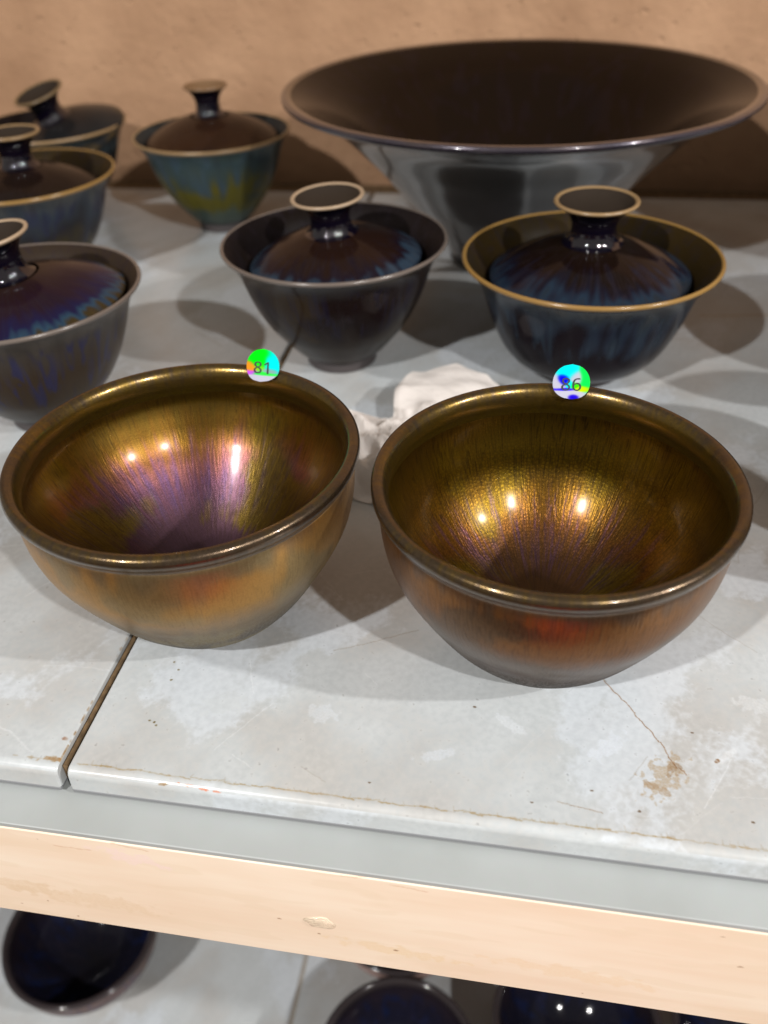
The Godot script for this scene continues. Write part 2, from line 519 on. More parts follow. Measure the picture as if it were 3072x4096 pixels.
func spot_lamp(called: String, label: String, at: Vector3, target: Vector3, energy: float, color: Color, size: float, angle := 38.0) -> void:
	var t := thing(called, label, "spotlight", at, "spotlights that light the shelves")
	t.look_at_from_position(at, target)
	var can := curve([[0, 90], [20, 90], [33, 84], [36, 70], [38, 20], [42, 0], [40, 0], [36, 4]], 3)
	var body := part("housing", lathe(can, 48), mat(lin(0.02, 0.02, 0.02), 0.4, 0.2), t)
	body.rotation.x = PI / 2   # the can lies behind the lens
	var face := CylinderMesh.new()
	face.top_radius = size
	face.bottom_radius = size
	face.height = 0.004
	face.radial_segments = 32
	var glow := mat(Color.BLACK, 0.5)
	glow.emission_enabled = true
	glow.emission = color
	glow.emission_energy_multiplier = 6.0
	var lens := part("lens", face, glow, t, Vector3(0, 0, 0.006))
	lens.rotation.x = PI / 2
	var l := SpotLight3D.new()
	l.name = "lamp_light"
	l.light_color = color
	l.light_energy = energy
	l.light_size = size
	l.spot_range = 8.0
	l.spot_angle = angle
	l.spot_angle_attenuation = 0.6
	l.spot_attenuation = 2.0
	l.shadow_enabled = true
	t.add_child(l)
	l.position = Vector3(0, 0, -0.002)

# ------------------------------------------------------------------ the scene

func _ready() -> void:
	# camera
	var cam := Camera3D.new()
	cam.name = "camera"
	add_child(cam)
	cam.position = Vector3(0, 0.2405, 0.1523)
	cam.rotation_order = EULER_ORDER_YXZ
	cam.rotation_degrees = Vector3(-37.78, 10.936, -2.47)
	var lens := CameraAttributesPhysical.new()
	lens.frustum_focal_length = 12.0 / tan(deg_to_rad(61.53 / 2.0))
	lens.frustum_focus_distance = 0.30
	lens.frustum_near = 0.02
	lens.frustum_far = 20.0
	lens.exposure_aperture = 5.4
	cam.attributes = lens
	cam.near = 0.02
	cam.far = 20.0

	# air and exposure: a dim showroom, no sky
	var env := Environment.new()
	env.background_mode = Environment.BG_COLOR
	env.background_color = lin(0.28, 0.255, 0.222)
	env.tonemap_mode = Environment.TONE_MAPPER_LINEAR
	env.tonemap_exposure = 1.1
	env.sdfgi_enabled = true
	env.ssao_enabled = true
	env.ssil_enabled = true
	var we := WorldEnvironment.new()
	we.name = "world_environment"
	we.environment = env
	add_child(we)

	# lamps: three showroom spotlights above and in front of the shelf
	var aim := Vector3(-0.05, 0, -0.2)
	spot_lamp("track_spotlight", "black spotlight above the shelf to the left of the viewer", Vector3(-0.66, 1.12, 1.02), aim, 1.78, Color(1.0, 0.99, 0.98), 0.02)
	spot_lamp("track_spotlight", "black spotlight above the shelf to the right of the viewer", Vector3(0.80, 1.06, 0.92), aim, 1.46, Color(1.0, 0.99, 0.98), 0.02)
	spot_lamp("track_spotlight", "black spotlight farthest to the right beside the shelf", Vector3(1.30, 1.00, 0.36), aim, 1.46, Color(1.0, 0.99, 0.98), 0.02)

	build_setting()
	build_front_bowls()
	build_cups()
	build_big_bowl()
	build_lower_bowls()
	build_paper()


func noise_tex(seed_: int, freq: float, w := 512, oct := 4, kind := FastNoiseLite.TYPE_SIMPLEX_SMOOTH) -> ImageTexture:
	var n := noise(seed_, freq, kind, oct)
	return ImageTexture.create_from_image(n.get_seamless_image(w, w))

# trowelled plaster: a fine grain, and here and there a pit
func pitted(seed_: int) -> ImageTexture:
	var a := noise(seed_, 0.035, FastNoiseLite.TYPE_SIMPLEX_SMOOTH, 5).get_seamless_image(768, 768).get_data()
	var b := noise(seed_ + 1, 0.06, FastNoiseLite.TYPE_SIMPLEX_SMOOTH, 3).get_seamless_image(768, 768).get_data()
	for k in a.size():
		a[k] = clampi(150 + (a[k] - 128) / 2 - maxi(0, b[k] - 192) * 4, 0, 255)
	return ImageTexture.create_from_image(Image.create_from_data(768, 768, false, Image.FORMAT_L8, a))

func ramp_tex(seed_: int, freq: float, a: Color, b: Color, w := 512, oct := 4) -> ImageTexture:
	var im := noise(seed_, freq, FastNoiseLite.TYPE_SIMPLEX_SMOOTH, oct).get_seamless_image(w, w)
	var d := im.get_data()
	var px := PackedByteArray()
	px.resize(d.size() * 3)
	for k in d.size():
		var c := a.lerp(b, d[k] / 255.0).linear_to_srgb()
		px[k * 3] = int(c.r * 255)
		px[k * 3 + 1] = int(c.g * 255)
		px[k * 3 + 2] = int(c.b * 255)
	return ImageTexture.create_from_image(Image.create_from_data(w, w, false, Image.FORMAT_RGB8, px))

func build_setting() -> void:
	# the plastered wall behind the shelf
	var wm := mat(Color.WHITE, 0.85, 0.0, 0.3)
	wm.albedo_texture = ramp_tex(31, 0.006, Color(0.31, 0.178, 0.102), Color(0.49, 0.30, 0.182), 512, 6)
	wm.uv1_scale = Vector3(2.0, 2.0, 1)
	wm.heightmap_enabled = true
	wm.heightmap_texture = pitted(32)
	wm.heightmap_scale = 0.16
	var wall := part("back_wall", slab(Vector3(-1.3, -0.6, -0.72), Vector3(1.3, 0.75, -0.625), 0.002), wm, self)
	tag(wall, "rough tan plaster wall behind the upper shelf", "wall")

	# the upper shelf
	var shelf := thing("display_shelf", "upper shelf of worn white tiles with a cream front edge", "shelf")
	tile_relief = noise_tex(40, 0.05, 512, 5)
	var brown := Color(0.42, 0.27, 0.13)
	var marks := [
		{"kind": "blot", "pts": [[0.0535, -0.0255]], "size": [8.0, 4.5], "turn": -1.0, "color": Color(0.62, 0.53, 0.41), "amount": 0.6, "rag": 0.9},
		{"kind": "blot", "pts": [[0.057, -0.030]], "size": [3.2, 1.8], "turn": -0.9, "color": Color(0.48, 0.35, 0.21), "amount": 0.5, "rag": 0.9},
		{"kind": "blot", "pts": [[0.0505, -0.0215]], "size": [5.0, 1.3], "turn": 0.5, "color": Color(0.55, 0.43, 0.29), "amount": 0.5, "rag": 0.9},
		{"kind": "line", "pts": [[0.033, -0.068], [0.036, -0.0645], [0.0392, -0.0595], [0.0422, -0.0560], [0.0458, -0.0505], [0.0500, -0.0448], [0.0535, -0.0395], [0.0556, -0.0345], [0.0585, -0.0300], [0.061, -0.0275]], "size": 0.2, "color": Color(0.46, 0.31, 0.18), "amount": 0.6},
		{"kind": "blot", "pts": [[0.0745, -0.037]], "size": [5.0, 1.4], "turn": -0.75, "color": Color(0.88, 0.89, 0.9), "amount": 0.34, "rag": 0.42},
		{"kind": "blot", "pts": [[0.0715, -0.0345]], "size": [1.2, 0.7], "turn": -0.7, "color": brown, "amount": 0.7, "rag": 0.6},
		{"kind": "blot", "pts": [[0.036, -0.035]], "size": [9.0, 3.5], "turn": -0.8, "color": Color(0.85, 0.88, 0.93), "amount": 0.34, "rag": 0.42},
		{"kind": "blot", "pts": [[-0.02, -0.024]], "size": [8.0, 2.4], "turn": -0.4, "color": Color(0.84, 0.87, 0.92), "amount": 0.34, "rag": 0.42},
		{"kind": "blot", "pts": [[-0.062, -0.036]], "size": [6.5, 4.5], "turn": 0.2, "color": Color(0.84, 0.87, 0.91), "amount": 0.34, "rag": 0.42},
		{"kind": "blot", "pts": [[0.004, -0.040]], "size": [7.0, 2.0], "turn": 0.6, "color": Color(0.87, 0.89, 0.92), "amount": 0.34, "rag": 0.42},
		{"kind": "blot", "pts": [[0.088, -0.060]], "size": [9.0, 4.0], "turn": 0.1, "color": Color(0.86, 0.88, 0.90), "amount": 0.34, "rag": 0.42},
		{"kind": "blot", "pts": [[-0.098, -0.035]], "size": [10.0, 5.0], "turn": -0.3, "color": Color(0.74, 0.76, 0.76), "amount": 0.3, "rag": 0.45},
		{"kind": "line", "pts": [[0.105, -0.375], [0.19, -0.385]], "size": 0.6, "color": Color(0.62, 0.52, 0.33), "amount": 0.6},
		{"kind": "line", "pts": [[0.02, -0.012], [0.034, -0.010]], "size": 0.15, "color": brown, "amount": 0.4},
	]
	for p in [[-0.1215, -0.0245], [-0.1195, -0.0240], [-0.1183, -0.0228], [-0.1205, -0.0435], [-0.1195, -0.0485], [-0.1225, -0.052]]:
		marks.append({"kind": "blot", "pts": [p], "size": [0.55, 0.5], "color": Color(0.35, 0.29, 0.14), "amount": 0.9, "rag": 0.3})
	for p in [[0.0305, -0.0175], [0.012, -0.0105], [0.0645, -0.045], [0.079, -0.013], [0.095, -0.050], [0.0965, -0.0495], [0.045, -0.012], [-0.04, -0.0105], [-0.009, -0.046]]:
		marks.append({"kind": "blot", "pts": [p], "size": [0.6, 0.35], "color": Color(0.30, 0.22, 0.14), "amount": 0.8, "rag": 0.6})
	var rg := RandomNumberGenerator.new()
	rg.seed = 5
	var x := -0.139
	while x < 0.12:   # grime caught along the rounded front edge
		marks.append({"kind": "line", "pts": [[x, -0.0040], [x + 0.004, -0.0040 + rg.randf_range(-0.0003, 0.0003)]], "size": rg.randf_range(0.1, 0.3), "color": Color(0.60, 0.52, 0.38), "amount": rg.randf_range(0.2, 0.75)})
		if rg.randf() < 0.5:   # fine whiskers of dirt wiped away from the edge
			marks.append({"kind": "line", "pts": [[x, -0.0042], [x + rg.randf_range(-0.0006, 0.0004), -0.0042 - rg.randf_range(0.0006, 0.0022)]], "size": 0.12, "color": Color(0.58, 0.50, 0.37), "amount": rg.randf_range(0.2, 0.5)})
		if rg.randf() < 0.22:
			marks.append({"kind": "blot", "pts": [[x, -0.0042]], "size": [rg.randf_range(0.8, 2.4), rg.randf_range(0.25, 0.5)], "color": Color(0.60, 0.50, 0.36), "amount": rg.randf_range(0.25, 0.5), "rag": 0.9})
		x += rg.randf_range(0.0015, 0.004)
	for p in [[-0.0985, -0.0013, 3.4], [-0.093, -0.0006, 2.6], [-0.0895, -0.0004, 1.8]]:
		marks.append({"kind": "blot", "pts": [[p[0], p[1]]], "size": [p[2], 0.35], "turn": 0.05, "color": Color(0.80, 0.38, 0.24), "amount": 0.75, "rag": 0.7})
	marks.append({"kind": "blot", "pts": [[-0.107, -0.0008]], "size": [2.2, 0.6], "turn": -0.2, "color": Color(0.50, 0.36, 0.2), "amount": 0.7, "rag": 0.7})
	var tm := mat(Color.WHITE, 0.24, 0.0, 0.45)
	tm.albedo_texture = tile_texture(11, 2048, -0.1415, marks)
	tm.heightmap_enabled = true
	tm.heightmap_texture = tile_relief
	tm.heightmap_scale = 0.01
	var left := []
	x = -0.30
	while x < -0.146:
		if rg.randf() < 0.7:
			left.append({"kind": "blot", "pts": [[x, -0.0042]], "size": [rg.randf_range(0.8, 3.0), rg.randf_range(0.25, 0.5)], "color": Color(0.56, 0.46, 0.31), "amount": rg.randf_range(0.25, 0.65), "rag": 0.9})
		x += rg.randf_range(0.001, 0.004)
	var z := -0.2
	while z < -0.003:   # grime along the joint
		left.append({"kind": "blot", "pts": [[-0.1452 + rg.randf_range(-0.0004, 0.0002), z]], "size": [rg.randf_range(0.25, 0.6), rg.randf_range(0.8, 3.0)], "color": Color(0.47, 0.34, 0.19), "amount": rg.randf_range(0.3, 0.85), "rag": 0.9})
		z += rg.randf_range(0.001, 0.006)
	left.append({"kind": "blot", "pts": [[-0.1495, -0.0045]], "size": [4.0, 0.9], "turn": -0.1, "color": Color(0.55, 0.4, 0.22), "amount": 0.8, "rag": 0.9})
	left.append({"kind": "blot", "pts": [[-0.1478, -0.013]], "size": [0.8, 0.5], "turn": -0.1, "color": Color(0.5, 0.33, 0.22), "amount": 0.7, "rag": 0.9})
	var tm2 := tm.duplicate() as StandardMaterial3D
	tm2.albedo_texture = tile_texture(23, 1280, -0.7452, left)
	part("tile", tile_mesh(-0.1415, 0.4585, 0.6), tm, shelf)
	part("tile", tile_mesh(-0.7452, -0.1452, 0.6), tm2, shelf)
	var side := mat(lin(0.20, 0.205, 0.215), 0.6)
	part("grey_tile_edge", slab(Vector3(-0.1412, -0.0108, -0.6), Vector3(0.4582, -0.0093, 0.0003), 0.0002), side, shelf)
	part("grey_tile_edge", slab(Vector3(-0.7449, -0.0108, -0.6), Vector3(-0.1455, -0.0093, 0.0003), 0.0002), side, shelf)
	var gm := mat(Color.WHITE, 0.9)
	gm.albedo_texture = ramp_tex(51, 0.04, Color(0.03, 0.018, 0.008), Color(0.24, 0.15, 0.07), 256, 5)
	gm.uv1_triplanar = true
	gm.uv1_scale = Vector3.ONE * 17.0
	part("grout_line", slab(Vector3(-0.1451, -0.0092, -0.6), Vector3(-0.1430, -0.0022, -0.0035), 0.0004), gm, shelf)
	part("grout_line", slab(Vector3(-0.7445, -0.009, -0.6247), Vector3(0.4585, -0.0006, -0.6002), 0.0004), gm, shelf)
	# the painted steel beam that carries the tiles
	var top := mat(Color.WHITE, 0.45, 0.0, 0.5)
	top.albedo_texture = ramp_tex(61, 0.012, Color(0.345, 0.365, 0.36), Color(0.40, 0.425, 0.425), 512, 5)
	top.uv1_scale = Vector3.ONE * 3.0
	part("beam_top", slab(Vector3(-0.75, -0.0145, -0.6), Vector3(0.47, -0.0121, 0.0140), 0.0003), top, shelf)
	var fas := mat(Color.WHITE, 0.2, 0.0, 0.5)
	fas.albedo_texture = fascia_texture()
	fas.uv1_scale = Vector3(1.0 / 0.5, 1.0 / 0.0616, 1)
	fas.uv1_offset = Vector3(0.56, -0.0125 / 0.0616, 0)
	part("cream_front_board", slab(Vector3(-0.75, -0.0735, 0.0052), Vector3(0.47, -0.0146, 0.0142), 0.0004), fas, shelf)
	part("under_board", slab(Vector3(-0.75, -0.04, -0.624), Vector3(0.47, -0.0147, 0.0048), 0.0005), mat(lin(0.3, 0.28, 0.25), 0.7), shelf)
	# a blob of dried clear glue and a speck on the front board
	var bm := mat(lin(0.82, 0.68, 0.52), 0.06, 0.0, 0.7)
	bm.heightmap_enabled = true
	bm.heightmap_texture = noise_tex(71, 0.03, 256, 3)
	bm.heightmap_scale = 0.03
	var blob := part("glue_blob", lathe(curve([[5.2, 0], [4.6, 0.5], [3.2, 0.95], [1.5, 1.15], [0, 1.2]], 4), 48, 0.25, 9), bm, shelf, Vector3(-0.0551, -0.0475, 0.0141))
	blob.rotation.x = PI / 2
	blob.scale = Vector3(1.0, 0.8, 0.75)

	# what the curved glaze mirrors from below and in front: the warm shop floor, and something red that stands there
	var fm := mat(Color.WHITE, 0.4)
	fm.albedo_texture = ramp_tex(91, 0.02, Color(0.36, 0.22, 0.11), Color(0.50, 0.33, 0.18), 256, 4)
	fm.uv1_scale = Vector3(1.5, 6.0, 1)
	var floor_ := part("floor", slab(Vector3(-1.6, -1.2, -0.75), Vector3(1.6, -1.1, 2.2), 0.002), fm, self)
	floor_.set_meta("kind", "structure")
	var crate := thing("storage_crate", "red plastic crate on the floor in front of the shelf", "crate", Vector3(0.10, -1.1, 0.50))
	var red := mat(lin(0.8, 0.03, 0.02), 0.4)
	part("base", slab(Vector3(-0.15, 0.0, -0.12), Vector3(0.15, 0.01, 0.12), 0.002), red, crate)
	for k in [-1, 1]:
		part("side_panel", slab(Vector3(-0.15, 0.0101, k * 0.116 - 0.004), Vector3(0.15, 0.62, k * 0.116 + 0.004), 0.002), red, crate)
		part("end_panel", slab(Vector3(k * 0.146 - 0.004, 0.0101, -0.1119), Vector3(k * 0.146 + 0.004, 0.62, 0.1119), 0.002), red, crate)
	part("lid", slab(Vector3(-0.155, 0.6202, -0.125), Vector3(0.155, 0.64, 0.125), 0.004), red, crate)

	# the lower shelf
	var low := thing("display_shelf", "lower shelf of pale tiles seen below the cream edge", "shelf", Vector3(0, -0.46, 0))
	part("tile", tile_mesh(-0.137, 0.463, 0.6), tm2, low)
	part("tile", tile_mesh(-0.74, -0.14, 0.6), tm, low)
	part("grout_line", slab(Vector3(-0.1399, -0.009, -0.6), Vector3(-0.1371, -0.001, -0.004), 0.0003), mat(lin(0.33, 0.29, 0.24), 0.9), low)
	part("under_board", slab(Vector3(-0.75, -0.04, -0.624), Vector3(0.47, -0.0094, 0.005), 0.0005), mat(lin(0.3, 0.28, 0.25), 0.7), low)

func fascia_texture() -> ImageTexture:
	var w := 1024
	var h := 160
	var im := Image.create(w, h, false, Image.FORMAT_RGB8)
	var n := noise(81, 0.006, FastNoiseLite.TYPE_SIMPLEX_SMOOTH, 4)
	var n2 := noise(82, 0.02, FastNoiseLite.TYPE_SIMPLEX_SMOOTH, 3)
	var n3 := noise(83, 0.02, FastNoiseLite.TYPE_SIMPLEX_SMOOTH, 3)
	for j in h:
		for i in w:
			var t := n.get_noise_2d(i * 0.7, j * 2.2) + 0.3 * n3.get_noise_2d(i * 0.12 + j * 0.3, j * 2.5)
			var k := clampf((n2.get_noise_2d(i * 0.35, j * 1.3) - 0.22) * 12.0, 0.0, 1.0)
			var c := Color(0.93, 0.80, 0.655).lerp(Color(0.86, 0.68, 0.52), clampf(0.5 + 0.7 * t, 0, 1))
			c = c.lerp(Color(0.82, 0.66, 0.49), k * 0.3)
			im.set_pixel(i, j, c.linear_to_srgb())
	var rg := RandomNumberGenerator.new()
	rg.seed = 8
	# smudges and chips, placed from the photograph (x in metres along the board, y down from its top edge)
	for b in [[-0.143, 0.043, 60, 13, 0.06, Color(0.90, 0.80, 0.68), 0.55], [-0.168, 0.040, 40, 12, 0.1, Color(0.90, 0.80, 0.68), 0.55], [-0.118, 0.010, 26, 9, 0.25, Color(0.96, 0.87, 0.84), 0.9], [-0.03, 0.047, 45, 9, 0.1, Color(0.93, 0.83, 0.69), 0.7], [0.03, 0.044, 60, 10, 0.08, Color(0.94, 0.84, 0.72), 0.7]]:
		blot(im, Vector2((b[0] + 0.28) / 0.5 * w, b[1] / 0.0616 * h), Vector2(b[2], b[3]), b[4], b[5], b[6], 0.5, 7)
	for k in 11:
		var p := Vector2(rg.randf_range(0.18, 0.75) * w, rg.randf_range(0.02, 0.95) * h)
		blot(im, p, Vector2(rg.randf_range(0.8, 2.4), rg.randf_range(0.7, 1.3)), 0.0, Color(0.45, 0.3, 0.2), 0.7, 0.6, k)
	for k in 6:
		var p := Vector2(rg.randf_range(0.18, 0.75) * w, rg.randf_range(0.0, 0.3) * h)
		stroke(im, p, p + Vector2(rg.randf_range(6, 30), rg.randf_range(-2, 4)), 0.7, Color(0.78, 0.6, 0.47), 0.35, rg)
	return ImageTexture.create_from_image(im)

func build_front_bowls() -> void:
	var foot := mat(lin(0.20, 0.15, 0.10), 0.8)
	# left bowl: gold turning violet toward the bottom
	var in81 := glazed(101, 0.35, 0.92, 0.2, 0.012, {"w": 1408, "h": 448, "count": 760.0, "runs": 110.0, "long": 12.0, "wob": 0.09, "fur": Color(0.035, 0.018, 0.006), "fur_amount": 0.6,
		"stops": [[0.0, Color(0.11, 0.064, 0.008)], [0.13, Color(0.13, 0.063, 0.007)], [0.21, Color(0.145, 0.058, 0.018)], [0.29, Color(0.14, 0.05, 0.045)], [0.40, Color(0.085, 0.034, 0.055)], [0.58, Color(0.066, 0.032, 0.048)], [1.0, Color(0.066, 0.032, 0.040)]],
		"patch": Color(0.115, 0.0756, 0.0036), "patch_amount": 0.85, "patch_sides": 0.5, "patch_turn": 0.58, "blue": Color(0.0504, 0.0396, 0.144), "blue_amount": 0.28, "blue_band": [0.2, 0.58], "cells": 0.55, "cell_count": 330.0, "cell_band": [0.15, 0.7], "coat_rough": 0.15, "grain": 0.16})
	var out81 := glazed(111, 0.42, 0.4, 0.0, 0.03, {"w": 1280, "h": 320, "count": 620.0, "runs": 70.0, "long": 12.0, "wob": 0.06, "fur": Color(0.14, 0.085, 0.03), "fur_amount": 0.25, "fur_relief": 0.07,
		"stops": [[0.0, Color(0.07, 0.064, 0.056)], [0.3, Color(0.10, 0.085, 0.066)], [0.52, Color(0.19, 0.135, 0.07)], [0.74, Color(0.40, 0.225, 0.065)], [0.93, Color(0.42, 0.23, 0.07)], [1.0, Color(0.26, 0.16, 0.08)]],
		"patch": Color(0.23, 0.19, 0.10), "patch_amount": 0.6, "cells": 0.8, "cell_count": 200.0, "cell_band": [-0.2, 0.45], "cell_line": Color(0.26, 0.25, 0.23), "grain": 0.12})
	# right bowl: olive gold with dark crazed fur
	var in86 := glazed(121, 0.34, 0.92, 0.2, 0.015, {"w": 1408, "h": 448, "count": 700.0, "runs": 100.0, "long": 10.0, "wob": 0.05, "fur": Color(0.022, 0.012, 0.004), "fur_amount": 0.65,
		"stops": [[0.0, Color(0.0997, 0.0588, 0.0072)], [0.2, Color(0.119, 0.0714, 0.0045)], [0.36, Color(0.152, 0.0714, 0.0054)], [0.50, Color(0.133, 0.0504, 0.009)], [0.66, Color(0.10, 0.044, 0.014)], [1.0, Color(0.095, 0.042, 0.016)]],
		"patch": Color(0.131, 0.0836, 0.003), "patch_amount": 0.75, "patch_sides": 0.3, "patch_turn": 0.0, "blue": Color(0.0945, 0.044, 0.18), "blue_amount": 0.3, "blue_band": [0.35, 0.75], "cells": 0.9, "cell_count": 230.0, "cell_band": [0.15, 0.75], "coat_rough": 0.15, "grain": 0.18})
	var out86 := glazed(131, 0.40, 0.45, 0.0, 0.035, {"w": 1280, "h": 320, "count": 560.0, "runs": 70.0, "long": 12.0, "wob": 0.06, "fur": Color(0.05, 0.027, 0.016), "fur_amount": 0.35, "fur_relief": 0.09,
		"stops": [[0.0, Color(0.036, 0.032, 0.029)], [0.3, Color(0.044, 0.034, 0.029)], [0.54, Color(0.08, 0.045, 0.028)], [0.76, Color(0.20, 0.09, 0.03)], [0.93, Color(0.23, 0.105, 0.034)], [1.0, Color(0.15, 0.09, 0.055)]],
		"patch": Color(0.095, 0.066, 0.042), "patch_amount": 0.7, "cells": 0.8, "cell_count": 180.0, "cell_band": [-0.2, 0.42], "cell_line": Color(0.24, 0.225, 0.21), "grain": 0.12})
	var rim := glazed(141, 0.27, 0.85, 0.25, 0.008, {"w": 1024, "h": 64, "count": 900.0, "runs": 160.0, "long": 30.0, "wob": 0.25, "fur": Color(0.045, 0.03, 0.016), "fur_amount": 0.15, "grain": 0.25,
		"stops": [[0.0, Color(0.13, 0.085, 0.05)], [0.25, Color(0.085, 0.06, 0.04)], [0.42, Color(0.10, 0.068, 0.035)], [0.65, Color(0.15, 0.095, 0.022)], [1.0, Color(0.15, 0.095, 0.012)]], "coat_rough": 0.09})
	var b81 := golden_bowl(Vector3(-0.1149, 0.0002, -0.0812), 1.0183, "golden tea bowl with a violet inside and sticker 81", out81, in81, rim, foot, 3)
	var b86 := golden_bowl(Vector3(0.0122, 0.0002, -0.0793), 1.0, "golden tea bowl with an olive inside and sticker 86", out86, in86, rim, foot, 4)
	golden_bowl(Vector3(0.172, 0.0002, -0.155), 1.0, "golden tea bowl without a sticker at the right end of the front row", out86, in86, rim, foot, 5)   # outside the frame: its shadow falls into it
	skirted(out81, 0.85, 0.38)
	skirted(out86, 0.88, 0.33)
	var cy := Color(0.0, 1.0, 1.0)
	var gr := Color(0.0, 1.0, 0.08)
	var pale := Color(0.80, 0.80, 0.88)
	sticker(b81, Vector3(0.0134, 0.0806, -0.0548), deg_to_rad(-4.0), -0.50, foil(1, [[0.32, 0.28, 0.22, 0.2, gr, 4.0], [0.5, 0.15, 0.3, 0.12, gr, 2.0], [0.82, 0.3, 0.2, 0.25, cy, 4.0], [0.1, 0.52, 0.14, 0.12, Color(1.0, 0.62, 0.15), 4.0], [0.05, 0.70, 0.2, 0.06, Color(0.85, 0.35, 1.0), 4.0], [0.55, 0.72, 0.3, 0.045, Color(0.2, 1.0, 0.3), 4.0], [0.75, 0.62, 0.15, 0.06, Color(0.6, 0.72, 0.72), 3.0], [0.5, 0.92, 0.5, 0.13, pale, 6.0], [0.32, 0.5, 0.2, 0.1, Color(0.9, 0.9, 0.1), 1.0]], pale), "81")
	sticker(b86, Vector3(0.0049, 0.0808, -0.0556), deg_to_rad(4.0), -0.50, foil(2, [[0.38, 0.18, 0.2, 0.2, cy, 4.0], [0.28, 0.4, 0.11, 0.1, Color(0.02, 0.0, 1.0), 7.0], [0.9, 0.32, 0.14, 0.35, Color(0.05, 1.0, 0.35), 3.0], [0.82, 0.66, 0.14, 0.06, Color(0.85, 1.0, 0.0), 5.0], [0.6, 0.56, 0.09, 0.06, Color(0.25, 1.0, 0.0), 4.0], [0.45, 0.52, 0.07, 0.08, cy, 4.0], [0.2, 0.68, 0.25, 0.03, Color(0.2, 0.1, 1.0), 5.0], [0.55, 0.9, 0.1, 0.06, Color(0.1, 0.0, 0.9), 6.0], [0.6, 0.36, 0.16, 0.14, pale, 3.0], [0.12, 0.55, 0.14, 0.2, pale, 3.0], [0.4, 0.82, 0.5, 0.1, pale, 3.0]], pale), "86")

func dark(seed_: int, o: Dictionary, rough := 0.18, metal := 0.0) -> StandardMaterial3D:
	var m := glazed(seed_, rough, metal, o.get("coat", 0.18), 0.003, o)
	m.metallic_specular = 0.17
	return m

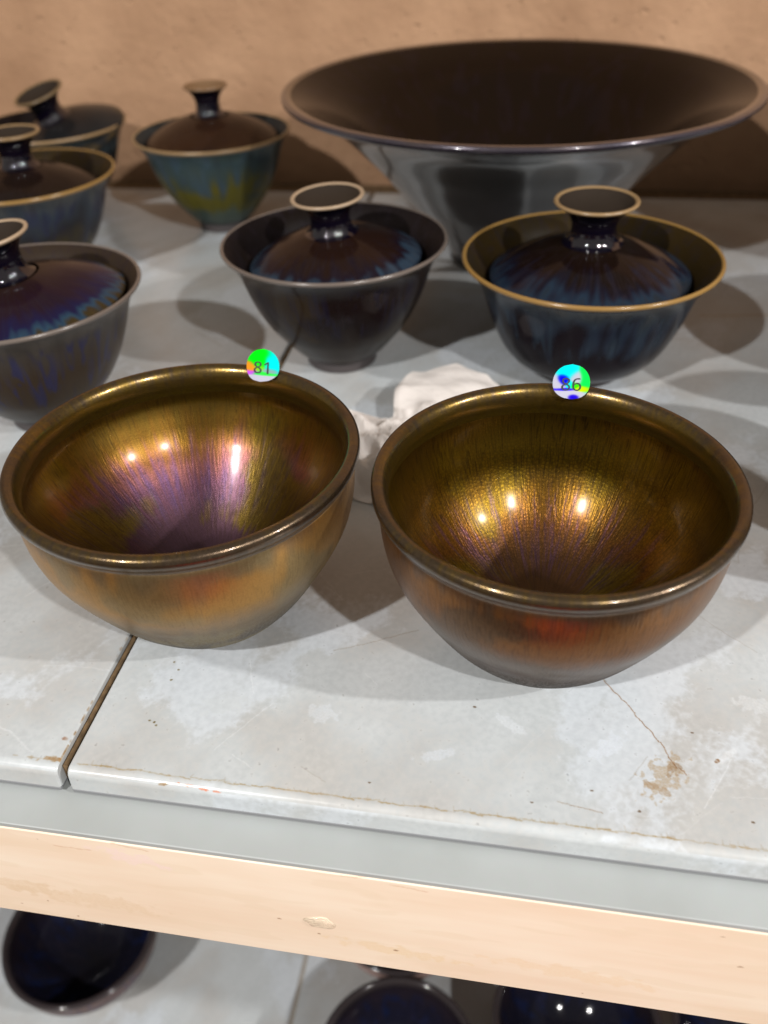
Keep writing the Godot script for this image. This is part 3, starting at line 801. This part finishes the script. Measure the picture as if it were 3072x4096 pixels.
func build_cups() -> void:
	var knob := mat(lin(0.003, 0.002, 0.006), 0.05, 0.0, 0.7)
	var tan_ := mat(lin(0.27, 0.175, 0.085), 0.3, 0.0, 0.5)
	var tan_pale := mat(lin(0.36, 0.26, 0.17), 0.35, 0.0, 0.5)
	var tan_gold := mat(lin(0.27, 0.155, 0.045), 0.22, 0.0, 0.5)
	var grey_rim := mat(lin(0.13, 0.105, 0.09), 0.22, 0.0, 0.5)
	var hollow := glazed(201, 0.55, 0.0, 0.0, 0.0, {"w": 128, "h": 64, "wob": 0.06, "count": 60.0, "fur_amount": 0.0, "stops": [[0.0, Color(0.03, 0.022, 0.017)], [1.0, Color(0.03, 0.022, 0.017)]]})
	hollow.metallic_specular = 0.2
	var foot := mat(lin(0.06, 0.05, 0.05), 0.5)
	var m3 := {
		"out": dark(211, {"stops": [[0.0, Color(0.0225, 0.0156, 0.0126)], [0.22, Color(0.0165, 0.0102, 0.006)], [0.5, Color(0.0078, 0.0042, 0.0039)], [0.85, Color(0.0102, 0.0054, 0.0048)], [1.0, Color(0.018, 0.015, 0.0138)]], "patch": Color(0.024, 0.0138, 0.0042), "patch_amount": 0.8, "blue": Color(0.0066, 0.006, 0.021), "blue_amount": 0.5, "blue_band": [0.45, 0.95], "count": 130.0, "runs": 26.0, "long": 3.0, "wob": 0.14, "fur_amount": 0.3}, 0.24),
		"inner": dark(212, {"coat": 0.0, "w": 256, "h": 128, "stops": [[0.0, Color(0.012, 0.009, 0.009)], [1.0, Color(0.012, 0.009, 0.009)]], "patch": Color(0.0105, 0.00613, 0.00262), "patch_amount": 0.4}, 0.45),
		"rim": grey_rim, "foot": foot, "knob": knob, "knob_rim": tan_pale, "knob_in": hollow,
		"lid": dark(213, {"stops": [[0.0, Color(0.03, 0.04, 0.055)], [0.16, Color(0.02, 0.035, 0.055)], [0.34, Color(0.00875, 0.0055, 0.01)], [0.6, Color(0.0138, 0.0065, 0.0045)], [1.0, Color(0.0125, 0.0055, 0.00375)]], "count": 150.0, "runs": 60.0, "long": 2.0, "wob": 0.22, "fur_amount": 0.3}, 0.22)}
	lidded_cup(Vector3(-0.1081, 0.0002, -0.2976), "brown and violet lidded cup, centre of its row, standing across the tile joint", m3, false, 1.0, 0.97, 0.0597, Vector3(0.02, 0.2, 0.055), Vector3.ZERO, 1.03)
	var m4 := m3.duplicate()
	m4.rim = tan_gold
	m4.knob_rim = tan_
	m4.out = dark(221, {"stops": [[0.0, Color(0.0195, 0.0127, 0.0117)], [0.2, Color(0.00683, 0.0039, 0.00585)], [0.55, Color(0.00585, 0.00351, 0.00624)], [0.76, Color(0.0137, 0.0195, 0.0331)], [0.9, Color(0.0195, 0.0273, 0.037)], [1.0, Color(0.0312, 0.0331, 0.0351)]], "count": 110.0, "runs": 34.0, "long": 4.0, "wob": 0.30, "fur": Color(0.00585, 0.00585, 0.00975), "fur_amount": 0.6, "blue": Color(0.0273, 0.0468, 0.0702), "blue_amount": 0.5, "blue_band": [0.5, 0.9]}, 0.2)
	m4.inner = dark(222, {"coat": 0.0, "w": 256, "h": 128, "stops": [[0.0, Color(0.026, 0.017, 0.006)], [1.0, Color(0.026, 0.017, 0.006)]], "patch": Color(0.0144, 0.0144, 0.012), "patch_amount": 0.3}, 0.45)
	m4.lid = dark(223, {"stops": [[0.0, Color(0.014, 0.018, 0.024)], [0.2, Color(0.012, 0.022, 0.038)], [0.4, Color(0.007, 0.006, 0.012)], [0.6, Color(0.008, 0.0044, 0.0036)], [1.0, Color(0.00896, 0.0052, 0.003)]], "count": 130.0, "runs": 50.0, "long": 2.5, "wob": 0.24, "fur_amount": 0.35}, 0.14)
	lidded_cup(Vector3(0.0295, 0.0002, -0.2991), "dark blue lidded cup with a golden brown rim", m4, true, 1.0, 1.07, 0.0555, Vector3(0.0, 1.1, 0.012), Vector3.ZERO, 1.12)
	var ma := m3.duplicate()
	ma.knob_rim = tan_pale
	ma.out = dark(231, {"stops": [[0.0, Color(0.041, 0.0327, 0.0263)], [0.3, Color(0.0378, 0.0252, 0.0158)], [0.6, Color(0.0347, 0.0223, 0.0131)], [0.88, Color(0.041, 0.0343, 0.0289)], [1.0, Color(0.063, 0.0536, 0.0459)]], "blue": Color(0.0189, 0.0208, 0.0683), "blue_amount": 0.75, "blue_band": [0.3, 0.85], "count": 90.0, "runs": 40.0, "long": 2.0, "wob": 0.12, "fur_amount": 0.2}, 0.3)
	ma.inner = dark(232, {"coat": 0.0, "w": 256, "h": 128, "stops": [[0.0, Color(0.03, 0.02, 0.014)], [1.0, Color(0.03, 0.02, 0.014)]]}, 0.45)
	ma.lid = dark(233, {"stops": [[0.0, Color(0.0495, 0.0303, 0.011)], [0.10, Color(0.033, 0.022, 0.00825)], [0.17, Color(0.0193, 0.0413, 0.066)], [0.30, Color(0.00963, 0.00825, 0.033)], [0.55, Color(0.0138, 0.00605, 0.0124)], [1.0, Color(0.0165, 0.00825, 0.00688)]], "count": 150.0, "runs": 60.0, "long": 2.0, "wob": 0.14, "fur_amount": 0.25}, 0.2)
	lidded_cup(Vector3(-0.2538, 0.0002, -0.2172), "violet lidded cup nearest the viewer at the left edge", ma, false, 1.0, 1.06, 0.0605, Vector3(0.05, 0.0, 0.12), Vector3(0.002, 0.001, 0), 0.95, 1.01)
	var mb := m3.duplicate()
	mb.rim = tan_gold
	mb.knob_rim = tan_
	mb.out = dark(241, {"stops": [[0.0, Color(0.0238, 0.0179, 0.00893)], [0.35, Color(0.0387, 0.0282, 0.00893)], [0.6, Color(0.0179, 0.0179, 0.0208)], [0.85, Color(0.0298, 0.0387, 0.0506)], [1.0, Color(0.0536, 0.0565, 0.0565)]], "blue": Color(0.0179, 0.0208, 0.0536), "blue_amount": 0.5, "blue_band": [0.4, 0.9], "count": 70.0, "runs": 20.0, "long": 2.0, "wob": 0.25, "fur_amount": 0.3}, 0.24)
	mb.inner = m4.inner
	mb.lid = dark(243, {"stops": [[0.0, Color(0.035, 0.025, 0.0125)], [0.12, Color(0.0175, 0.0125, 0.00875)], [0.4, Color(0.0112, 0.007, 0.005)], [1.0, Color(0.01, 0.0055, 0.0045)]], "count": 120.0, "runs": 40.0, "wob": 0.15, "fur_amount": 0.2}, 0.18)
	lidded_cup(Vector3(-0.3469, 0.0002, -0.3997), "blue grey lidded cup with a tan rim, second back on the left", mb, false, 1.0, 1.08, 0.0595, Vector3(0.0, 3.0, 0.0), Vector3.ZERO, 1.0, 1.01)
	var mc := m3.duplicate()
	mc.rim = tan_
	mc.knob_rim = mat(lin(0.16, 0.105, 0.05), 0.3)
	mc.out = dark(251, {"w": 256, "stops": [[0.0, Color(0.012, 0.012, 0.016)], [0.6, Color(0.012, 0.016, 0.02)], [0.9, Color(0.02, 0.036, 0.044)], [1.0, Color(0.04, 0.048, 0.048)]], "count": 80.0, "runs": 20.0, "wob": 0.2, "fur_amount": 0.2}, 0.22)
	mc.lid = dark(253, {"w": 256, "stops": [[0.0, Color(0.042, 0.0297, 0.014)], [0.12, Color(0.0175, 0.0175, 0.0175)], [0.4, Color(0.0105, 0.0123, 0.014)], [1.0, Color(0.0123, 0.0105, 0.0098)]], "count": 90.0, "runs": 30.0, "wob": 0.2, "fur_amount": 0.2}, 0.2)
	lidded_cup(Vector3(-0.3931, 0.0002, -0.5343), "dark teal lidded cup with its lid askew in the back left corner", mc, false, 0.966, 1.06, 0.0600, Vector3(0.24, 0.0, 0.20), Vector3(0.010, 0.0, 0.002), 1.05)
	# the next cup of the row stands just outside the frame: its shadow falls into it
	lidded_cup(Vector3(0.205, 0.0002, -0.292), "dark blue lidded cup at the right end of its row, past the gold rimmed one", m4, true, 1.0, 1.07, 0.0555, Vector3.ZERO, Vector3.ZERO, 1.12)
	var m8 := m3.duplicate()
	m8.rim = tan_
	m8.knob_rim = mat(lin(0.19, 0.11, 0.055), 0.35)
	m8.knob_in = mat(lin(0.15, 0.085, 0.04), 0.45)
	m8.out = dark(261, {"stops": [[0.0, Color(0.05, 0.065, 0.055)], [0.18, Color(0.06, 0.08, 0.06)], [0.3, Color(0.085, 0.075, 0.008)], [0.5, Color(0.085, 0.075, 0.012)], [0.64, Color(0.04, 0.058, 0.055)], [0.85, Color(0.035, 0.058, 0.066)], [1.0, Color(0.05, 0.08, 0.085)]], "patch": Color(0.035, 0.055, 0.05), "patch_amount": 0.8, "patch_sides": 0.0, "blue": Color(0.045, 0.075, 0.11), "blue_amount": 0.5, "blue_band": [0.5, 1.1], "count": 60.0, "runs": 30.0, "long": 2.0, "wob": 0.16, "fur_amount": 0.25}, 0.28)
	m8.inner = dark(262, {"coat": 0.0, "w": 256, "h": 128, "stops": [[0.0, Color(0.026, 0.028, 0.027)], [1.0, Color(0.026, 0.028, 0.027)]]}, 0.45)
	m8.lid = dark(263, {"w": 256, "stops": [[0.0, Color(0.042, 0.021, 0.009)], [0.15, Color(0.024, 0.0105, 0.0054)], [1.0, Color(0.021, 0.0096, 0.0054)]], "count": 120.0, "runs": 30.0, "wob": 0.2, "fur_amount": 0.2}, 0.25)
	var c8 := lidded_cup(Vector3(-0.2501, 0.0002, -0.5142), "teal lidded cup with a yellow run and a red brown lid", m8, false, 0.967, 1.02, 0.0665, Vector3(0, 0.6, 0.0), Vector3.ZERO, 0.86)
	c8.rotation.y = 0.9

func build_big_bowl() -> void:
	var t := thing("flared_bowl", "large black bowl with a wide flared rim against the wall", "bowl", Vector3(-0.0192, 0.0002, -0.4669))
	var out := dark(301, {"stops": [[0.0, Color(0.018, 0.0162, 0.018)], [0.5, Color(0.021, 0.018, 0.0192)], [1.0, Color(0.03, 0.027, 0.0288)]], "count": 90.0, "runs": 20.0, "wob": 0.2, "fur_amount": 0.2, "coat": 0.6}, 0.2, 0.0)
	out.metallic_specular = 0.75
	var inn := glazed(302, 0.16, 0.0, 0.0, 0.0, {"stops": [[0.0, Color(0.0095, 0.0052, 0.0036)], [1.0, Color(0.0095, 0.0052, 0.0036)]], "count": 60.0, "runs": 12.0, "wob": 0.02, "fur_amount": 0.1})
	inn.metallic_specular = 0.2
	var rim := glazed(303, 0.22, 0.5, 0.6, 0.004, {"w": 512, "h": 32, "stops": [[0.0, Color(0.03, 0.03, 0.045)], [0.5, Color(0.06, 0.05, 0.065)], [1.0, Color(0.10, 0.065, 0.035)]], "count": 200.0, "wob": 0.2, "fur_amount": 0.3})
	part("foot_ring", lathe(curve([[34, 2], [36, 0], [40, 0], [42, 1], [42.6, 6], [44, 8.5]], 3), 96), mat(lin(0.02, 0.018, 0.02), 0.4), t)
	part("outer_wall", lathe(curve([[44, 8.5], [47, 13], [51, 19], [56.5, 26], [62, 33], [68, 40], [74, 46.5], [80, 53.5], [87, 61.5], [95, 70.5], [104, 79.5], [113, 88.5], [121.5, 95.8], [131, 102], [141, 107.2], [149, 110.4]], 4), SEG), out, t)
	part("rim", lathe(curve([[149, 110.4], [152.5, 111.8], [154, 113.6], [153.4, 115.4], [151, 116], [147.5, 115.2]], 5), SEG), rim, t)
	part("inner_wall", lathe(curve([[147.5, 115.2], [141, 112.4], [131, 107.4], [121, 101], [112, 93.6], [102, 83.6], [92, 72.6], [82, 61], [72, 48.5], [62, 37.5], [50, 27], [36, 18.5], [20, 14], [0, 12.8]], 4), SEG), inn, t)
	# its neighbour stands outside the frame and shades the wall and the tiles at the right edge
	var n := t.duplicate() as Node3D
	n.name = numbered("flared_bowl")
	add_child(n)
	n.position = Vector3(0.300, 0.0002, -0.463)
	tag(n, "second large black flared bowl, right of the first one along the wall", "bowl")

func build_lower_bowls() -> void:
	var foot := mat(lin(0.06, 0.05, 0.05), 0.6)
	var black := dark(401, {"stops": [[0.0, Color(0.02, 0.015, 0.02)], [0.3, Color(0.01, 0.01, 0.02)], [1.0, Color(0.006, 0.006, 0.007)]], "blue": Color(0.006, 0.012, 0.045), "blue_amount": 0.7, "blue_band": [0.1, 0.6], "count": 40.0, "runs": 24.0, "long": 10.0, "wob": 0.1, "fur_amount": 0.3}, 0.1)
	var out := dark(402, {"stops": [[0.0, Color(0.05, 0.04, 0.04)], [0.5, Color(0.07, 0.045, 0.05)], [1.0, Color(0.12, 0.08, 0.075)]], "patch": Color(0.13, 0.08, 0.06), "patch_amount": 0.5, "blue": Color(0.05, 0.05, 0.12), "blue_amount": 0.4, "count": 80.0, "runs": 20.0, "wob": 0.2, "fur_amount": 0.2}, 0.2)
	var rim := mat(lin(0.03, 0.024, 0.026), 0.1, 0.0, 0.5)
	var ky := 60.0 / 76.7
	golden_bowl(Vector3(-0.3003, -0.4598, -0.1226), 0.957, "black tea bowl at the left end of the lower shelf", out, black, rim, foot, 51, ky)
	golden_bowl(Vector3(-0.0500, -0.4598, -0.0700), 0.92, "black tea bowl in the middle of the lower shelf, nearest the viewer", out, black, rim, foot, 52, ky)
	var ruddy := dark(403, {"stops": [[0.0, Color(0.34, 0.22, 0.19)], [1.0, Color(0.42, 0.28, 0.25)]], "count": 80.0, "runs": 20.0, "fur_amount": 0.15}, 0.35)
	golden_bowl(Vector3(-0.0640, -0.4598, -0.1800), 0.92, "ruddy brown tea bowl behind the middle black bowl", ruddy, black, rim, foot, 53, ky)
	golden_bowl(Vector3(0.0680, -0.4598, -0.1130), 0.96, "black tea bowl with blue spots right of the middle bowl", out, black, rim, foot, 54, ky)
	golden_bowl(Vector3(0.1890, -0.4598, -0.1250), 0.96, "black tea bowl at the right end of the lower shelf", out, black, rim, foot, 55, ky)

# a torn, crumpled piece of white wrapping paper
func build_paper() -> void:
	var n3 := noise(79, 140.0)
	var edge := noise(80, 12.0, FastNoiseLite.TYPE_SIMPLEX_SMOOTH, 2)
	var outline := PackedVector2Array([Vector2(-0.092, -0.166), Vector2(-0.062, -0.156), Vector2(-0.02, -0.160), Vector2(-0.004, -0.19), Vector2(-0.006, -0.228), Vector2(-0.020, -0.256), Vector2(-0.037, -0.262), Vector2(-0.060, -0.254), Vector2(-0.066, -0.236), Vector2(-0.064, -0.214), Vector2(-0.073, -0.203), Vector2(-0.089, -0.212), Vector2(-0.097, -0.19)])
	var c := Vector2(-0.048, -0.203)
	var rings := 40
	var spokes := 140
	var gx := [-0.100, -0.080, -0.062, -0.040, -0.005]
	var gz := [-0.262, -0.235, -0.208, -0.184, -0.172, -0.156]
	var gy := [[0, 0, 15, 18, 16], [2, 3, 19, 20, 16], [17, 18, 13, 17, 13], [20, 21, 17, 13, 11], [13, 16, 14, 9, 8], [0.5, 0.5, 0.5, 0.5, 0.5]]
	var folds := []
	var rg := RandomNumberGenerator.new()
	rg.seed = 14
	for k in 12:
		folds.append([Vector2.from_angle(rg.randf() * PI) * rg.randf_range(28, 85), rg.randf(), rg.randf_range(0.0015, 0.0040)])
	var v := PackedVector3Array()
	var uv := PackedVector2Array()
	for side in 2:
		for r in rings + 1:
			for s in spokes:
				var dir := Vector2.from_angle(TAU * s / spokes)
				var far := 0.01
				for k in outline.size():
					var hit = Geometry2D.segment_intersects_segment(c, c + dir * 0.2, outline[k], outline[(k + 1) % outline.size()])
					if hit != null:
						far = maxf(far, c.distance_to(hit))
				far *= 1.0 + 0.05 * edge.get_noise_2d(dir.x * 0.2, dir.y * 0.2)
				var p := c + dir * far * (float(r) / rings)
				var i := 0
				while i < 3 and p.x > gx[i + 1]:
					i += 1
				var j := 0
				while j < 4 and p.y > gz[j + 1]:
					j += 1
				var tx := smoothstep(0.0, 1.0, clampf((p.x - gx[i]) / (gx[i + 1] - gx[i]), 0, 1))
				var tz := clampf((p.y - gz[j]) / (gz[j + 1] - gz[j]), 0, 1)
				var y: float = lerpf(lerpf(gy[j][i], gy[j][i + 1], tx), lerpf(gy[j + 1][i], gy[j + 1][i + 1], tx), tz) * 0.001
				var crumple := 0.0
				for q in folds:
					crumple += q[2] * (absf(fposmod(p.dot(q[0]) + q[1], 1.0) * 2.0 - 1.0) - 0.5)
				var calm := smoothstep(-0.205, -0.225, p.y)   # the back half lies almost flat
				y += crumple * lerpf(1.25, 0.14, calm) + lerpf(0.0004, 0.0, calm) * n3.get_noise_2d(p.x, p.y)
				y = maxf(y, 0.0010 + 0.0003 * sin(p.x * 300.0))
				v.append(Vector3(p.x, y - side * 0.0003, p.y))
				uv.append(p)
	var st := SurfaceTool.new()
	st.begin(Mesh.PRIMITIVE_TRIANGLES)
	st.set_smooth_group(-1)
	var per := (rings + 1) * spokes
	var add := func(a: int, b: int, d: int, up: bool):
		var up_now := (v[b] - v[a]).cross(v[d] - v[a]).y < 0.0
		for q in ([a, b, d] if up_now == up else [a, d, b]):
			st.set_uv(uv[q])
			st.add_vertex(v[q])
	for side in 2:
		for r in rings:
			for s in spokes:
				var a := side * per + r * spokes + s
				var b := side * per + r * spokes + (s + 1) % spokes
				if r > 0:
					add.call(a, b, a + spokes, side == 0)
				add.call(b, b + spokes, a + spokes, side == 0)
	st.generate_normals()
	var m := mat(lin(0.83, 0.79, 0.76), 0.55, 0.0, 0.4)
	m.backlight_enabled = true
	m.backlight = lin(0.5, 0.44, 0.39)
	var o := part("paper_scrap", st.commit(), m, self)
	tag(o, "torn crumpled scrap of white paper between the golden bowls", "paper")
